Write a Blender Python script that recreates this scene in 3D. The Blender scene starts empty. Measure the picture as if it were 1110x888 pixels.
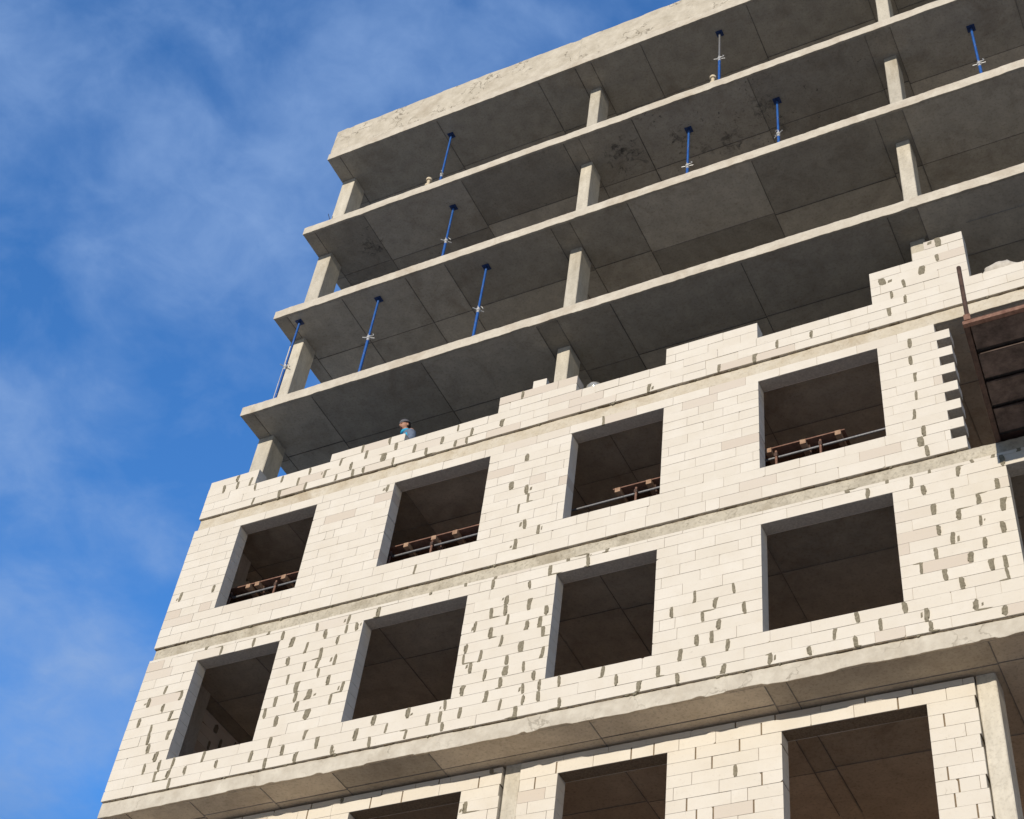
import bpy, bmesh, math, random
from mathutils import Vector, Matrix, noise
R = math.radians
rnd = random.Random(11)
scene = bpy.context.scene
COL = scene.collection

# ------------------------------------------------------------------ helpers
class MB:
    """collects faces with a material slot and a tone per vertex; built as ONE mesh object"""
    def __init__(s): s.v = []; s.f = []; s.m = []; s.t = []; s.sm = []
    def add(s, verts, faces, mat=0, tone=.5, smooth=False):
        b = len(s.v); s.v += [tuple(p) for p in verts]
        s.t += [tone] * len(verts)
        for f in faces:
            s.f.append(tuple(b + i for i in f)); s.m.append(mat); s.sm.append(smooth)
    def box(s, x0, x1, y0, y1, z0, z1, mat=0, tone=.5, fn=None):
        vs = [(x0,y0,z0),(x1,y0,z0),(x1,y1,z0),(x0,y1,z0),(x0,y0,z1),(x1,y0,z1),(x1,y1,z1),(x0,y1,z1)]
        if fn: vs = [fn(*p) for p in vs]
        s.add(vs, [(0,3,2,1),(4,5,6,7),(0,1,5,4),(1,2,6,5),(2,3,7,6),(3,0,4,7)], mat, tone)
    def prism(s, poly, d0, d1, mat=0, tone=.5, fn=None):
        """poly: list of (x, z), counter-clockwise seen from -y; extruded from y=d0 to d1"""
        n = len(poly)
        vs = [(x, d0, z) for x, z in poly] + [(x, d1, z) for x, z in poly]
        if fn: vs = [fn(*p) for p in vs]
        s.add(vs, [tuple(range(n)), tuple(range(2*n-1, n-1, -1))] +
              [((i+1) % n, i, n+i, n+(i+1) % n) for i in range(n)], mat, tone)
    def tube(s, a, b, r, n=12, mat=0, tone=.5, r2=None, cap=True, bore=None):
        a = Vector(a); b = Vector(b); d = (b - a).normalized(); r2 = r if r2 is None else r2
        u = d.orthogonal().normalized(); w = d.cross(u)
        vs = []
        for p, q in ((a, r), (b, r2)):
            for i in range(n):
                t = 2*math.pi*i/n; vs.append(p + (u*math.cos(t) + w*math.sin(t))*q)
        fs = [(i, (i+1) % n, n+(i+1) % n, n+i) for i in range(n)]
        s.add(vs, fs, mat, tone, True)
        if cap: s.add(vs, [tuple(range(n-1, -1, -1)), tuple(range(n, 2*n))], mat, tone)
    def ring(s, c, ax, r, rr, mat=0, n=16, k=8, a0=0, a1=2*math.pi):
        c = Vector(c); ax = Vector(ax).normalized(); u = ax.orthogonal().normalized(); w = ax.cross(u)
        vs = []; fs = []
        full = abs(a1 - a0 - 2*math.pi) < 1e-6
        N = n if full else n + 1
        for i in range(N):
            t = a0 + (a1 - a0)*i/n; e = u*math.cos(t) + w*math.sin(t)
            for j in range(k):
                q = 2*math.pi*j/k; vs.append(c + e*(r + rr*math.cos(q)) + ax*rr*math.sin(q))
        for i in range(n):
            i2 = (i+1) % N
            for j in range(k): fs.append((i*k+j, i2*k+j, i2*k+(j+1) % k, i*k+(j+1) % k))
        s.add(vs, fs, mat, .5, True)
    def ball(s, c, rx, ry, rz, mat=0, nu=16, nv=10, fn=None, rot=None):
        vs = []; fs = []
        for j in range(nv+1):
            p = math.pi*j/nv
            for i in range(nu):
                t = 2*math.pi*i/nu
                q = Vector((math.sin(p)*math.cos(t), math.sin(p)*math.sin(t), math.cos(p)))
                if fn: q = fn(q)
                q = Vector((q.x*rx, q.y*ry, q.z*rz))
                if rot: q = rot @ q
                vs.append(Vector(c) + q)
        for j in range(nv):
            for i in range(nu):
                fs.append((j*nu+i, (j+1)*nu+i, (j+1)*nu+(i+1) % nu, j*nu+(i+1) % nu))
        s.add(vs, fs, mat, .5, True)
    def build(s, name, mats, parent=None):
        me = bpy.data.meshes.new(name)
        off = parent.matrix_world.translation if parent else Vector()
        me.from_pydata(s.v, [], s.f)
        for m in (mats if isinstance(mats, (list, tuple)) else [mats]): me.materials.append(m)
        me.polygons.foreach_set('material_index', s.m)
        me.polygons.foreach_set('use_smooth', s.sm)
        at = me.attributes.new('tone', 'FLOAT', 'POINT'); at.data.foreach_set('value', s.t)
        me.update()
        o = bpy.data.objects.new(name, me); COL.objects.link(o)
        if parent: o.parent = parent
        return o

def tag(o, label=None, cat=None, group=None, kind=None):
    if label: o['label'] = label
    if cat: o['category'] = cat
    if group: o['group'] = group
    if kind: o['kind'] = kind
    return o
def empty(name, loc=(0,0,0), rz=0):
    o = bpy.data.objects.new(name, None); COL.objects.link(o)
    o.location = loc; o.rotation_euler.z = rz; o.empty_display_size = .2
    return o
def copy_tree(o, parent=None):
    c = o.copy(); COL.objects.link(c)
    if parent: c.parent = parent
    for ch in list(o.children): copy_tree(ch, c)
    return c

# ------------------------------------------------------------------ materials
def mat(name):
    m = bpy.data.materials.new(name); m.use_nodes = True
    nt = m.node_tree; nt.nodes.clear()
    out = nt.nodes.new('ShaderNodeOutputMaterial'); b = nt.nodes.new('ShaderNodeBsdfPrincipled')
    nt.links.new(b.outputs[0], out.inputs[0])
    return m, nt, b
def node(nt, t, **kw):
    n = nt.nodes.new(t)
    for k, v in kw.items():
        if k.startswith('i_'):
            key = k[2:]; n.inputs[int(key) if key.isdigit() else key].default_value = v
        else: setattr(n, k, v)
    return n
def noise_n(nt, scale, detail=4, rough=.6, vec=None, dist=0):
    n = node(nt, 'ShaderNodeTexNoise'); n.inputs['Scale'].default_value = scale
    n.inputs['Detail'].default_value = detail; n.inputs['Roughness'].default_value = rough
    n.inputs['Distortion'].default_value = dist
    if vec is not None: nt.links.new(vec, n.inputs['Vector'])
    return n.outputs['Fac']
def ramp(nt, fac, stops, interp='LINEAR'):
    r = node(nt, 'ShaderNodeValToRGB'); r.color_ramp.interpolation = interp
    el = r.color_ramp.elements
    while len(el) < len(stops): el.new(.5)
    for e, (p, c) in zip(el, stops):
        e.position = p; e.color = (c, c, c, 1) if isinstance(c, (int, float)) else (*c, 1)
    nt.links.new(fac, r.inputs[0]); return r.outputs[0]
def mix(nt, fac, a, b, mode='MIX'):
    m = node(nt, 'ShaderNodeMix', data_type='RGBA', blend_type=mode)
    for s, v in ((0, fac), (6, a), (7, b)):
        if isinstance(v, (int, float)): m.inputs[s].default_value = v if s == 0 else (v, v, v, 1)
        elif isinstance(v, tuple): m.inputs[s].default_value = (*v, 1)
        else: nt.links.new(v, m.inputs[s])
    return m.outputs[2]
def bump(nt, b, h, strength=.5, dist=.01):
    n = node(nt, 'ShaderNodeBump'); n.inputs['Strength'].default_value = strength; n.inputs['Distance'].default_value = dist
    nt.links.new(h, n.inputs['Height']); nt.links.new(n.outputs[0], b.inputs['Normal'])
def objco(nt, sc=(1,1,1)):
    tc = node(nt, 'ShaderNodeTexCoord'); mp = node(nt, 'ShaderNodeMapping'); mp.inputs['Scale'].default_value = sc
    nt.links.new(tc.outputs['Object'], mp.inputs[0]); return mp.outputs[0]
def tone(nt):
    return node(nt, 'ShaderNodeAttribute', attribute_name='tone').outputs['Fac']

def make_concrete(name, dark, light, stain, tone_amt=.3, stain_amt=.5, bscale=60, bstr=.5, cracks=0., spots=None, rough=.9, stretch=(1,1,1), pits=.35):
    m, nt, b = mat(name); co = objco(nt); cs = objco(nt, stretch)
    c = mix(nt, ramp(nt, noise_n(nt, 3.2, 6, .65, cs), [(.3, 0.), (.7, 1.)]), dark, light)
    c = mix(nt, ramp(nt, noise_n(nt, 1.1, 6, .7, cs, .6), [(.52, 0.), (.75, stain_amt)]), c, stain)
    c = mix(nt, ramp(nt, noise_n(nt, 22, 4, .7, co), [(.25, pits), (.5, 0.)]), c, tuple(x*.55 for x in stain))
    t = ramp(nt, tone(nt), [(0., 1-tone_amt), (.5, 1.), (1., 1+tone_amt)])
    if cracks:
        v = node(nt, 'ShaderNodeTexVoronoi', feature='DISTANCE_TO_EDGE'); v.inputs['Scale'].default_value = 1.6
        dn = node(nt, 'ShaderNodeTexNoise'); dn.inputs['Scale'].default_value = 4.; dn.inputs['Detail'].default_value = 6
        nt.links.new(co, dn.inputs['Vector'])
        ad = node(nt, 'ShaderNodeMix', data_type='RGBA', blend_type='LINEAR_LIGHT'); ad.inputs[0].default_value = .35
        nt.links.new(co, ad.inputs[6]); nt.links.new(dn.outputs['Color'], ad.inputs[7]); nt.links.new(ad.outputs[2], v.inputs['Vector'])
        cr = ramp(nt, v.outputs['Distance'], [(.0, cracks), (.03, 0.)])
        gate = ramp(nt, noise_n(nt, 1.3, 3, .6, co), [(.48, 0.), (.56, 1.)])
        c = mix(nt, mix(nt, 1., cr, gate, 'MULTIPLY'), c, tuple(x*.4 for x in stain))
    if spots:                                   # (x0, x1, strength): soot and release-oil splashes on one stretch
        x0, x1, k = spots
        sx = node(nt, 'ShaderNodeSeparateXYZ'); nt.links.new(co, sx.inputs[0])
        mr = node(nt, 'ShaderNodeMapRange', interpolation_type='SMOOTHSTEP'); mr.inputs[1].default_value = x0; mr.inputs[2].default_value = x0+.8
        mr2 = node(nt, 'ShaderNodeMapRange', interpolation_type='SMOOTHSTEP'); mr2.inputs[1].default_value = x1+.6; mr2.inputs[2].default_value = x1
        nt.links.new(sx.outputs[0], mr.inputs[0]); nt.links.new(sx.outputs[0], mr2.inputs[0])
        g = node(nt, 'ShaderNodeMath', operation='MULTIPLY'); nt.links.new(mr.outputs[0], g.inputs[0]); nt.links.new(mr2.outputs[0], g.inputs[1])
        a = ramp(nt, noise_n(nt, 11, 3, .6, co, .4), [(.62, 0.), (.70, .8)])
        a2 = ramp(nt, noise_n(nt, 2.4, 6, .75, co, .5), [(.58, 0.), (.72, .8)])
        a = mix(nt, 1., mix(nt, 1., a, ramp(nt, noise_n(nt, 1.7, 2, .5, co), [(.42, 0.), (.6, 1.)]), 'MULTIPLY'), a2, 'SCREEN')
        a = mix(nt, 1., a, g.outputs[0], 'MULTIPLY')
        for px, py, rad in ((1.45, .85, .55), (10.72, .85, .6), (9.9, 1.25, .7), (7.7, .75, .8), (8.9, .9, .6)):
            v = node(nt, 'ShaderNodeVectorMath', operation='DISTANCE'); nt.links.new(co, v.inputs[0]); v.inputs[1].default_value = (px, py, 14.74 + 13.88)
            q = node(nt, 'ShaderNodeMapRange', interpolation_type='SMOOTHSTEP'); q.inputs[1].default_value = rad; q.inputs[2].default_value = 0.; q.inputs[4].default_value = .2
            nt.links.new(v.outputs['Value'], q.inputs[0])
            ad = node(nt, 'ShaderNodeMath', operation='ADD'); nt.links.new(q.outputs[0], ad.inputs[0]); nt.links.new(noise_n(nt, 6.5, 6, .75, co, .6), ad.inputs[1])
            a = mix(nt, 1., a, ramp(nt, ad.outputs[0], [(.64, 0.), (.80, .8)]), 'SCREEN')
        c = mix(nt, mix(nt, 1., a, k, 'MULTIPLY'), c, (.05,.047,.044))
    c = mix(nt, 1., c, t, 'MULTIPLY')
    nt.links.new(c, b.inputs['Base Color']); b.inputs['Roughness'].default_value = rough
    b.inputs['Specular IOR Level'].default_value = .25
    bump(nt, b, mix(nt, .5, noise_n(nt, bscale, 5, .7, co), noise_n(nt, 9, 4, .6, cs)), bstr, .012)
    return m

M = {}
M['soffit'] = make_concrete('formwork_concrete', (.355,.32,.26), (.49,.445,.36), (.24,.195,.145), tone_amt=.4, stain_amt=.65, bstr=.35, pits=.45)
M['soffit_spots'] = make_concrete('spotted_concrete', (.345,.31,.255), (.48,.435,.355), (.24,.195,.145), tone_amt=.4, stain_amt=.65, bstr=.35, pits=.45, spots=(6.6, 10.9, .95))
M['ledge_soffit'] = make_concrete('ledge_soffit_concrete', (.47,.385,.28), (.59,.495,.37), (.28,.215,.15), tone_amt=.3, stain_amt=.6, bstr=.35, pits=.5)  # paler and warmer than the other soffits, warm uplight put into the colour
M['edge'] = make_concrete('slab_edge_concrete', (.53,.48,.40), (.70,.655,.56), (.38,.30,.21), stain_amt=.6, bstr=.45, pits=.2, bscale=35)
M['edge_rough'] = make_concrete('rough_slab_edge_concrete', (.45,.41,.33), (.66,.61,.50), (.30,.25,.17), stain_amt=.75, bstr=1.2, pits=.6)
M['ledge_edge'] = make_concrete('ledge_edge_concrete', (.50,.455,.38), (.70,.66,.57), (.40,.34,.25), stain_amt=.4, bstr=.4, pits=.15, cracks=.5, bscale=35)
M['edge_foam'] = make_concrete('stained_slab_edge_concrete', (.56,.49,.37), (.70,.65,.55), (.38,.29,.19), stain_amt=.6, bstr=.7, pits=.35)
M['column'] = make_concrete('column_concrete', (.52,.485,.41), (.68,.64,.55), (.36,.31,.23), stain_amt=.65, bstr=.5, cracks=.15, stretch=(2.2,2.2,.7))
M['parapet'] = make_concrete('parapet_concrete', (.48,.435,.35), (.68,.63,.53), (.36,.30,.22), stain_amt=.5, bstr=.5, cracks=.9, pits=.2, bscale=35)
M['floor'] = make_concrete('dusty_floor_concrete', (.38,.35,.31), (.48,.45,.40), (.32,.29,.25))
M['inner'] = make_concrete('inner_wall_concrete', (.50,.31,.22), (.60,.39,.29), (.38,.22,.15))
M['core'] = make_concrete('core_wall_concrete', (.40,.37,.32), (.50,.465,.41), (.3,.27,.22))
M['seam'] = make_concrete('formwork_seam', (.12,.108,.096), (.23,.21,.19), (.1,.09,.075))
M['seam_faint'] = make_concrete('faint_formwork_seam', (.2,.18,.155), (.30,.27,.24), (.16,.14,.12))
M['seam_pale'] = make_concrete('pale_formwork_seam', (.34,.32,.29), (.42,.4,.37), (.3,.28,.25))

def make_block():
    m, nt, b = mat('aerated_block'); co = objco(nt)
    t = tone(nt)
    c = ramp(nt, t, [(0., (.63,.555,.475)), (.2, (.68,.62,.545)), (.3, (.715,.67,.59)), (1., (.77,.73,.655))])
    c = mix(nt, ramp(nt, noise_n(nt, 2.4, 5, .65, co), [(.4, 0.), (.75, .5)]), c, (.66,.6,.5))
    c = mix(nt, ramp(nt, noise_n(nt, 26, 4, .7, co), [(.28, .35), (.42, 0.)]), c, (.52,.46,.38))
    c = mix(nt, ramp(nt, noise_n(nt, 7, 5, .7, co, .8), [(.66, 0.), (.74, .45)]), c, (.45,.41,.34))
    nt.links.new(c, b.inputs['Base Color']); b.inputs['Roughness'].default_value = .95; b.inputs['Specular IOR Level'].default_value = .15
    bump(nt, b, mix(nt, .4, noise_n(nt, 90, 4, .7, co), noise_n(nt, 12, 4, .6, co)), .5, .008)
    return m
M['block'] = make_block()
def simple(name, c1, c2, scale=20, rough=.7, metal=0, bstr=.3, spec=.4):
    m, nt, b = mat(name); co = objco(nt)
    c = mix(nt, ramp(nt, noise_n(nt, scale, 5, .7, co), [(.35, 0.), (.65, 1.)]), c1, c2)
    nt.links.new(c, b.inputs['Base Color']); b.inputs['Roughness'].default_value = rough; b.inputs['Metallic'].default_value = metal
    b.inputs['Specular IOR Level'].default_value = spec
    if bstr: bump(nt, b, noise_n(nt, scale*3, 4, .7, co), bstr, .004)
    return m
M['mortar'] = simple('thin_joint_mortar', (.42,.375,.31), (.58,.53,.45), 30, .95, bstr=.6)
M['smear'] = simple('mortar_smear', (.17,.15,.105), (.31,.28,.21), 28, .95, bstr=1.)
M['open_joint'] = simple('brown_joint_mortar', (.16,.115,.07), (.27,.21,.14), 30, .95, bstr=.8)
M['bed'] = simple('bedding_mortar', (.10,.075,.05), (.22,.18,.13), 18, .95, bstr=.9)
def make_blue(name, c1, c2):
    m, nt, b = mat(name); co = objco(nt, (1, 1, .35))
    c = mix(nt, ramp(nt, noise_n(nt, 20, 5, .7, co), [(.35, 0.), (.65, 1.)]), c1, c2)
    c = mix(nt, ramp(nt, noise_n(nt, 34, 5, .75, co), [(.60, 0.), (.66, .85)]), c, (.42,.41,.38))
    c = mix(nt, ramp(nt, noise_n(nt, 13, 5, .75, co), [(.63, 0.), (.70, .8)]), c, (.12,.07,.05))
    nt.links.new(c, b.inputs['Base Color']); b.inputs['Roughness'].default_value = .6
    return m
M['blue'] = make_blue('blue_painted_steel', (.010,.085,.36), (.018,.13,.46))
M['blue_dark'] = simple('dark_blue_steel', (.012,.035,.12), (.02,.055,.18), 25, .55)
M['galv'] = simple('galvanised_steel', (.17,.175,.185), (.32,.325,.34), 40, .55, .5)
M['bright_steel'] = simple('bright_zinc_steel', (.55,.55,.54), (.75,.75,.74), 40, .4, .4)
M['wood'] = simple('raw_timber', (.30,.18,.115), (.46,.31,.21), 14, .85)
M['wood_dark'] = simple('shaded_scaffold_boards', (.12,.055,.03), (.2,.1,.055), 14, .9)  # dark maroon: the shade under the deck is put into the board colour
M['rust'] = simple('rusty_steel', (.06,.036,.028), (.13,.08,.062), 7, .85, .0, bstr=.6)
M['rust_dark'] = simple('dark_rusty_plate', (.06,.043,.037), (.17,.125,.105), 4, .85, bstr=.7)
M['rust_pale'] = simple('worn_red_oxide_steel', (.17,.085,.06), (.29,.165,.12), 16, .8, bstr=.4)
M['steel_dark'] = simple('dark_dirty_steel', (.02,.017,.016), (.05,.042,.038), 12, .8)
M['skin'] = simple('skin', (.46,.24,.16), (.52,.29,.2), 30, .6, bstr=0)
M['cap'] = simple('grey_knit_cap', (.10,.10,.115), (.16,.16,.18), 60, .95, bstr=.8)
M['hair'] = simple('dark_hair', (.02,.014,.01), (.04,.028,.02), 60, .8)
M['vest'] = simple('bright_blue_cloth', (.015,.34,.60), (.03,.43,.72), 20, .85)
M['sleeve'] = simple('grey_blue_cloth', (.12,.16,.24), (.17,.22,.31), 20, .9)
M['trouser'] = simple('dark_work_trousers', (.03,.035,.045), (.05,.055,.07), 20, .9)
M['boot'] = simple('black_boots', (.015,.013,.012), (.03,.026,.024), 20, .7)
M['eye'] = simple('dark_eye', (.015,.01,.008), (.02,.015,.012), 20, .3, bstr=0)
M['lip'] = simple('lips', (.38,.14,.11), (.42,.17,.13), 20, .5, bstr=0)
M['plastic'] = simple('shiny_grey_plastic', (.34,.32,.27), (.6,.58,.52), 9, .12, .35, bstr=.35, spec=.8)
M['sack'] = simple('cement_dust_sack', (.5,.46,.40), (.64,.60,.53), 12, .95, bstr=1.)
M['pale_wood'] = simple('pale_timber', (.62,.52,.36), (.72,.62,.46), 12, .85)
M['ground'] = simple('bare_earth', (.50,.41,.31), (.62,.53,.42), .35, 1., bstr=.5)

# ------------------------------------------------------------------ the ground
GZ = -13.88
g = MB(); n = 60; S = 2000.
cs = [S*math.copysign(abs(i/n*2-1)**3, i/n*2-1) for i in range(n+1)]
vs = [(x, y, GZ + (0 if abs(x) < 40 and abs(y) < 40 else .6*noise.noise((x*.02, y*.02, 0)))) for y in cs for x in cs]
g.add(vs, [(j*(n+1)+i, j*(n+1)+i+1, (j+1)*(n+1)+i+1, (j+1)*(n+1)+i) for j in range(n) for i in range(n)])
tag(g.build('ground', M['ground']), kind='structure')

# ------------------------------------------------------------------ the building
B = empty('apartment_building', (0, 0, GZ)); bpy.context.view_layer.update()
BO = B.location.copy()
tag(B, 'unfinished multi-storey concrete frame building with white aerated block walls', 'building')
def bbuild(mb, name, mats):
    mb.v = [(x, y, z - GZ) for x, y, z in mb.v]
    return mb.build(name, mats, B)
XR, YB, T = 20.6, 13.0, .235                   # right end, back, slab thickness
NA = lambda p, s, k=0.: noise.noise((p*s, k, 7.3))

# --- slabs: ragged front edge, soffit in formwork panels with seams
def slab(name, top, ye, xl, emat, seams, cross, lip=.013, notch=(), panels=(), soffit='soffit', amp=.008, pale=()):
    m = MB(); bot = top - T; st = .04
    n = int((XR - xl)/st); k = top*3.1
    rc = random.Random(int(top*7)+40); notch = list(notch)
    for _ in range(12):
        a0 = rc.uniform(xl+.4, 16.); notch.append((a0, a0 + rc.uniform(.12, .5), rc.uniform(.0, .022)))
    prof = []
    for i in range(n+1):
        x = xl + (XR-xl)*i/n
        y = ye + amp*NA(x, 2.3, k) + amp*.7*NA(x, 11., k)
        zt = top + .006*NA(x, 3.1, k+5) + .006*NA(x, 14., k+4)
        l = lip*(.75 + .6*NA(x, 1.1, k+9) + .3*NA(x, 6., k+2)); l = max(0., l)
        zb = bot - l
        for a, b_, h in notch:
            if a < x < b_:
                e = min((x-a)/.09, (b_-x)/.05, 1.); zb += e*(h + l); zb += .006*NA(x, 20, k)*e
        zb = min(zb, bot-.001)
        y2 = y + .004*NA(x, 9., k+1)
        prof.append([(x, ye+.25, top), (x, y+.006, zt), (x, y, zt-.02), (x, y2+.003*NA(x, 17, k), (zt+zb)/2), (x, y2, zb+.006), (x, y2+.004, zb), (x, y2+.022+.012*NA(x, 5, k), zb+.002), (x, y2+.06, bot-.0005)])
    q = len(prof[0])
    vs = [p for r in prof for p in r]
    m.add(vs, [(i*q+j, (i+1)*q+j, (i+1)*q+j+1, i*q+j+1)[::-1] for i in range(n) for j in range(q-3)], 0, .5)
    m.add(vs, [(i*q+j, (i+1)*q+j, (i+1)*q+j+1, i*q+j+1)[::-1] for i in range(n) for j in (q-3, q-2)], 1, .5)
    m.add(prof[0], [tuple(range(q))], 0); m.add(prof[-1], [tuple(range(q))[::-1]], 0)
    # body behind the edge strip
    m.add([(xl, ye+.25, top), (XR, ye+.25, top), (XR, YB, top), (xl, YB, top)], [(0,1,2,3)], 2, .5)
    m.add([(xl, ye+.085, bot), (xl, ye+.25, top), (xl, YB, top), (xl, YB, bot)], [(0,1,2,3)], 0)
    m.add([(XR, ye+.085, bot), (XR, YB, bot), (XR, YB, top), (XR, ye+.25, top)], [(0,1,2,3)], 0)
    m.add([(xl, YB, bot), (xl, YB, top), (XR, YB, top), (XR, YB, bot)], [(0,1,2,3)], 0)
    xs = [xl] + sorted(seams) + [XR]
    rr = random.Random(int(top*10)+3)
    for i in range(len(xs)-1):
        ys = [ye+.055] + [c + rr.uniform(-.05, .05) for c in cross] + [YB]
        for j in range(len(ys)-1):
            tn = min(1, max(0, .5 + rr.gauss(0, .16)))
            for (a, b_, c0, c1, tv) in panels:
                if a <= (xs[i]+xs[i+1])/2 <= b_ and c0 <= (ys[j]+ys[j+1])/2 <= c1: tn = tv
            x0, x1 = xs[i], xs[i+1]; y0, y1 = ys[j], ys[j+1]
            z = bot - .0005 if j else bot + .0005
            dz = rr.uniform(-.004, 0)
            m.box(x0+.002, x1-.002, y0+.002, y1-.002, bot-.003+dz*.3, bot-.0003, 1, tn)
            if j < len(ys)-2 and i and rr.random() < .75:
                m.box(x0, x1, y1-.004, y1+.004, bot-.011+dz, bot-.0005, 3, rr.random())
            elif j < len(ys)-2: m.box(x0, x1, y1-.003, y1+.003, bot-.009, bot-.0005, 3, rr.random())
        if i:
            w = rr.uniform(.003, .007); d = rr.uniform(-.02, .02)
            m.add([(xs[i]-w, ye+.07, bot-.013), (xs[i]+w, ye+.07, bot-.013), (xs[i]+w+d, 3.2, bot-.013), (xs[i]-w+d, 3.2, bot-.013),
                   (xs[i]-w, ye+.07, bot), (xs[i]+w, ye+.07, bot), (xs[i]+w+d, 3.2, bot), (xs[i]-w+d, 3.2, bot)],
                  [(0,3,2,1),(4,5,6,7),(0,1,5,4),(1,2,6,5),(2,3,7,6),(3,0,4,7)], 3, rr.random())
    for (x0, x1, y) in pale: m.box(x0, x1, y-.004, y+.004, bot-.014, bot-.001, 4)
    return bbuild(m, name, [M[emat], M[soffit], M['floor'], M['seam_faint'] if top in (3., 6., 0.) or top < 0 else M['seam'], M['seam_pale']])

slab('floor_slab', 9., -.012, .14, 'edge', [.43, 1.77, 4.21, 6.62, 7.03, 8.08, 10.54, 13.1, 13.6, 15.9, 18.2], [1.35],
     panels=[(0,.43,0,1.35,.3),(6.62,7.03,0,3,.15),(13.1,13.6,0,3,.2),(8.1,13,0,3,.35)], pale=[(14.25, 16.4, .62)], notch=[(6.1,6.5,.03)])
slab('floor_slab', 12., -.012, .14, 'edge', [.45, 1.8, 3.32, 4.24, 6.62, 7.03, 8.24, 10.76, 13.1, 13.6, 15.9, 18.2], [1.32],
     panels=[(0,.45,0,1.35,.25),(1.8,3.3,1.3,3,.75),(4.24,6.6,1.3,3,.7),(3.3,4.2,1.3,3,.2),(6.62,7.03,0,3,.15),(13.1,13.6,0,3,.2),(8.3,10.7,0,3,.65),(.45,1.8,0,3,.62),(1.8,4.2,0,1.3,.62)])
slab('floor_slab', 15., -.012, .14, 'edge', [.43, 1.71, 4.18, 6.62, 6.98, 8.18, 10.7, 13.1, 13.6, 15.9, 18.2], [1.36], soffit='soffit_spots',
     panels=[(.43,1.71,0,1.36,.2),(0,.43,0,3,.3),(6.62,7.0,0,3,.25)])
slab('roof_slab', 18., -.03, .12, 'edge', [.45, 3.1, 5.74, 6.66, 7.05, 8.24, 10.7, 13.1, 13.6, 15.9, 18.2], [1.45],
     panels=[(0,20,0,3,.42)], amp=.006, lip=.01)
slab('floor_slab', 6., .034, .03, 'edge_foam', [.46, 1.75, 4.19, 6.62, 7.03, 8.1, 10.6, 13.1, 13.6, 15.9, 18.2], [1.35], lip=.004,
     pale=[(13.9,14.9,.35),(13.9,15.2,.75)])
slab('floor_slab', 3., .034, .03, 'edge_rough', [.46, 1.83, 4.22, 6.93, 8.1, 10.67, 13.1, 13.6, 15.9, 18.2], [1.33], lip=.004)
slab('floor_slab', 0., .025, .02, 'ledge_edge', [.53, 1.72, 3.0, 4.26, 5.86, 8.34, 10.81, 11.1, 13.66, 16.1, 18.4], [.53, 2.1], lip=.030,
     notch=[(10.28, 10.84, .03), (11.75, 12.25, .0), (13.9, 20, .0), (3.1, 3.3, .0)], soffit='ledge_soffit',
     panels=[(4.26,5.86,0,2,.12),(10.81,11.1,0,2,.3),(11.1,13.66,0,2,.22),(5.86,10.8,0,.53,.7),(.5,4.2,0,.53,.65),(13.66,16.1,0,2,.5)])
for zt in (-3., -6., -9.): slab('floor_slab', zt, .62, .05, 'edge_rough', [4., 8., 12., 16.], [2.])

# --- parapet above the roof slab: board joints, broken patches
m = MB(); nx = 420; X0 = .14
nz = 9; hts = [.0, .02, .15, .3, .46, .6, .74, .86, .95, 1.0]
vs = []
for i in range(nx+1):
    x = X0 + (XR-X0)*i/nx
    htop = 1.0 + .035*NA(x, .5, 3) + .018*NA(x, 3., 1) + (.012 if int((x-.5)/2.6) % 2 else 0)
    for j, h in enumerate(hts):
        y = -.008 + .006*NA(x, 4., h*5) + .008*NA(x*1.7, 2., h*9)
        for jx, w, d in ((.53, .06, .03), (3.14, .015, .012), (6.62, .12, .035), (8.3, .015, .012), (10.9, .02, .015), (13.4, .05, .02)):
            if abs(x-jx) < w: y += d*(.6+.6*noise.noise((x*30, h*14, 2)))
        if j == 0: y += .014
        vs.append((x, y, 18.008 + h*htop*.985))
    vs.append((x, .3, 18.008 + htop*.985))
q = nz+2
m.add(vs, [(i*q+j, (i+1)*q+j, (i+1)*q+j+1, i*q+j+1)[::1] for i in range(nx) for j in range(q-1)], 0)
m.box(X0+.001, XR-.001, .05, .3, 18.006, 18.93, 0)
m.add([vs[j] for j in range(q)] + [(X0, .3, 18.01)], [tuple(range(q+1))[::-1]], 0)
m.box(X0, .4, .302, YB, 18.006, 18.95, 0)
bbuild(m, 'parapet', M['parapet'])

# --- columns
COLX = [(.145, .50), (6.755, 7.01), (13.29, 13.535), (19.87, 20.12)]
def column(x0, x1, y0, y1, z0, z1, k):
    m = MB(); n = 14
    # slightly wavy cast faces, chamfered arrises
    ch = .012; prof = [(x0+ch,y0),(x1-ch,y0),(x1,y0+ch),(x1,y1),(x0,y1),(x0,y0+ch)]; q = len(prof)
    vs = []
    for i in range(n+1):
        z = z0 + (z1-z0)*i/n
        for j, (x, y) in enumerate(prof):
            vs.append((x + .005*noise.noise((k, z*2, j)), y + .005*noise.noise((k+9, z*2.3, j)), z))
    m.add(vs, [(i*q+j, i*q+(j+1) % q, (i+1)*q+(j+1) % q, (i+1)*q+j) for i in range(n) for j in range(q)], 0, .3+.4*((k*.37) % 1))
    bbuild(m, 'column', M['column'])
k = 0
for lev in (0., 3., 6., 9., 12., 15.):
    for x0, x1 in COLX:
        k += 1; column(x0, x1, .68, 1.12, lev+.001, lev+3-T-.008, k)
for lev in (-3., -6., -9.):
    for x0, x1 in ((.12, .4), (6.78, 7.03), (13.34, 13.585), (19.9, 20.15)):
        k += 1; column(x0, x1, .69, 1.10, lev+.001, lev+3-T-.008, k)
for x0, x1 in ((.12, .4), (6.78, 7.03), (13.34, 13.585), (19.9, 20.15)):
    k += 1; column(x0, x1, .69, 1.10, GZ-.2, -9-T-.008, k)
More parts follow.
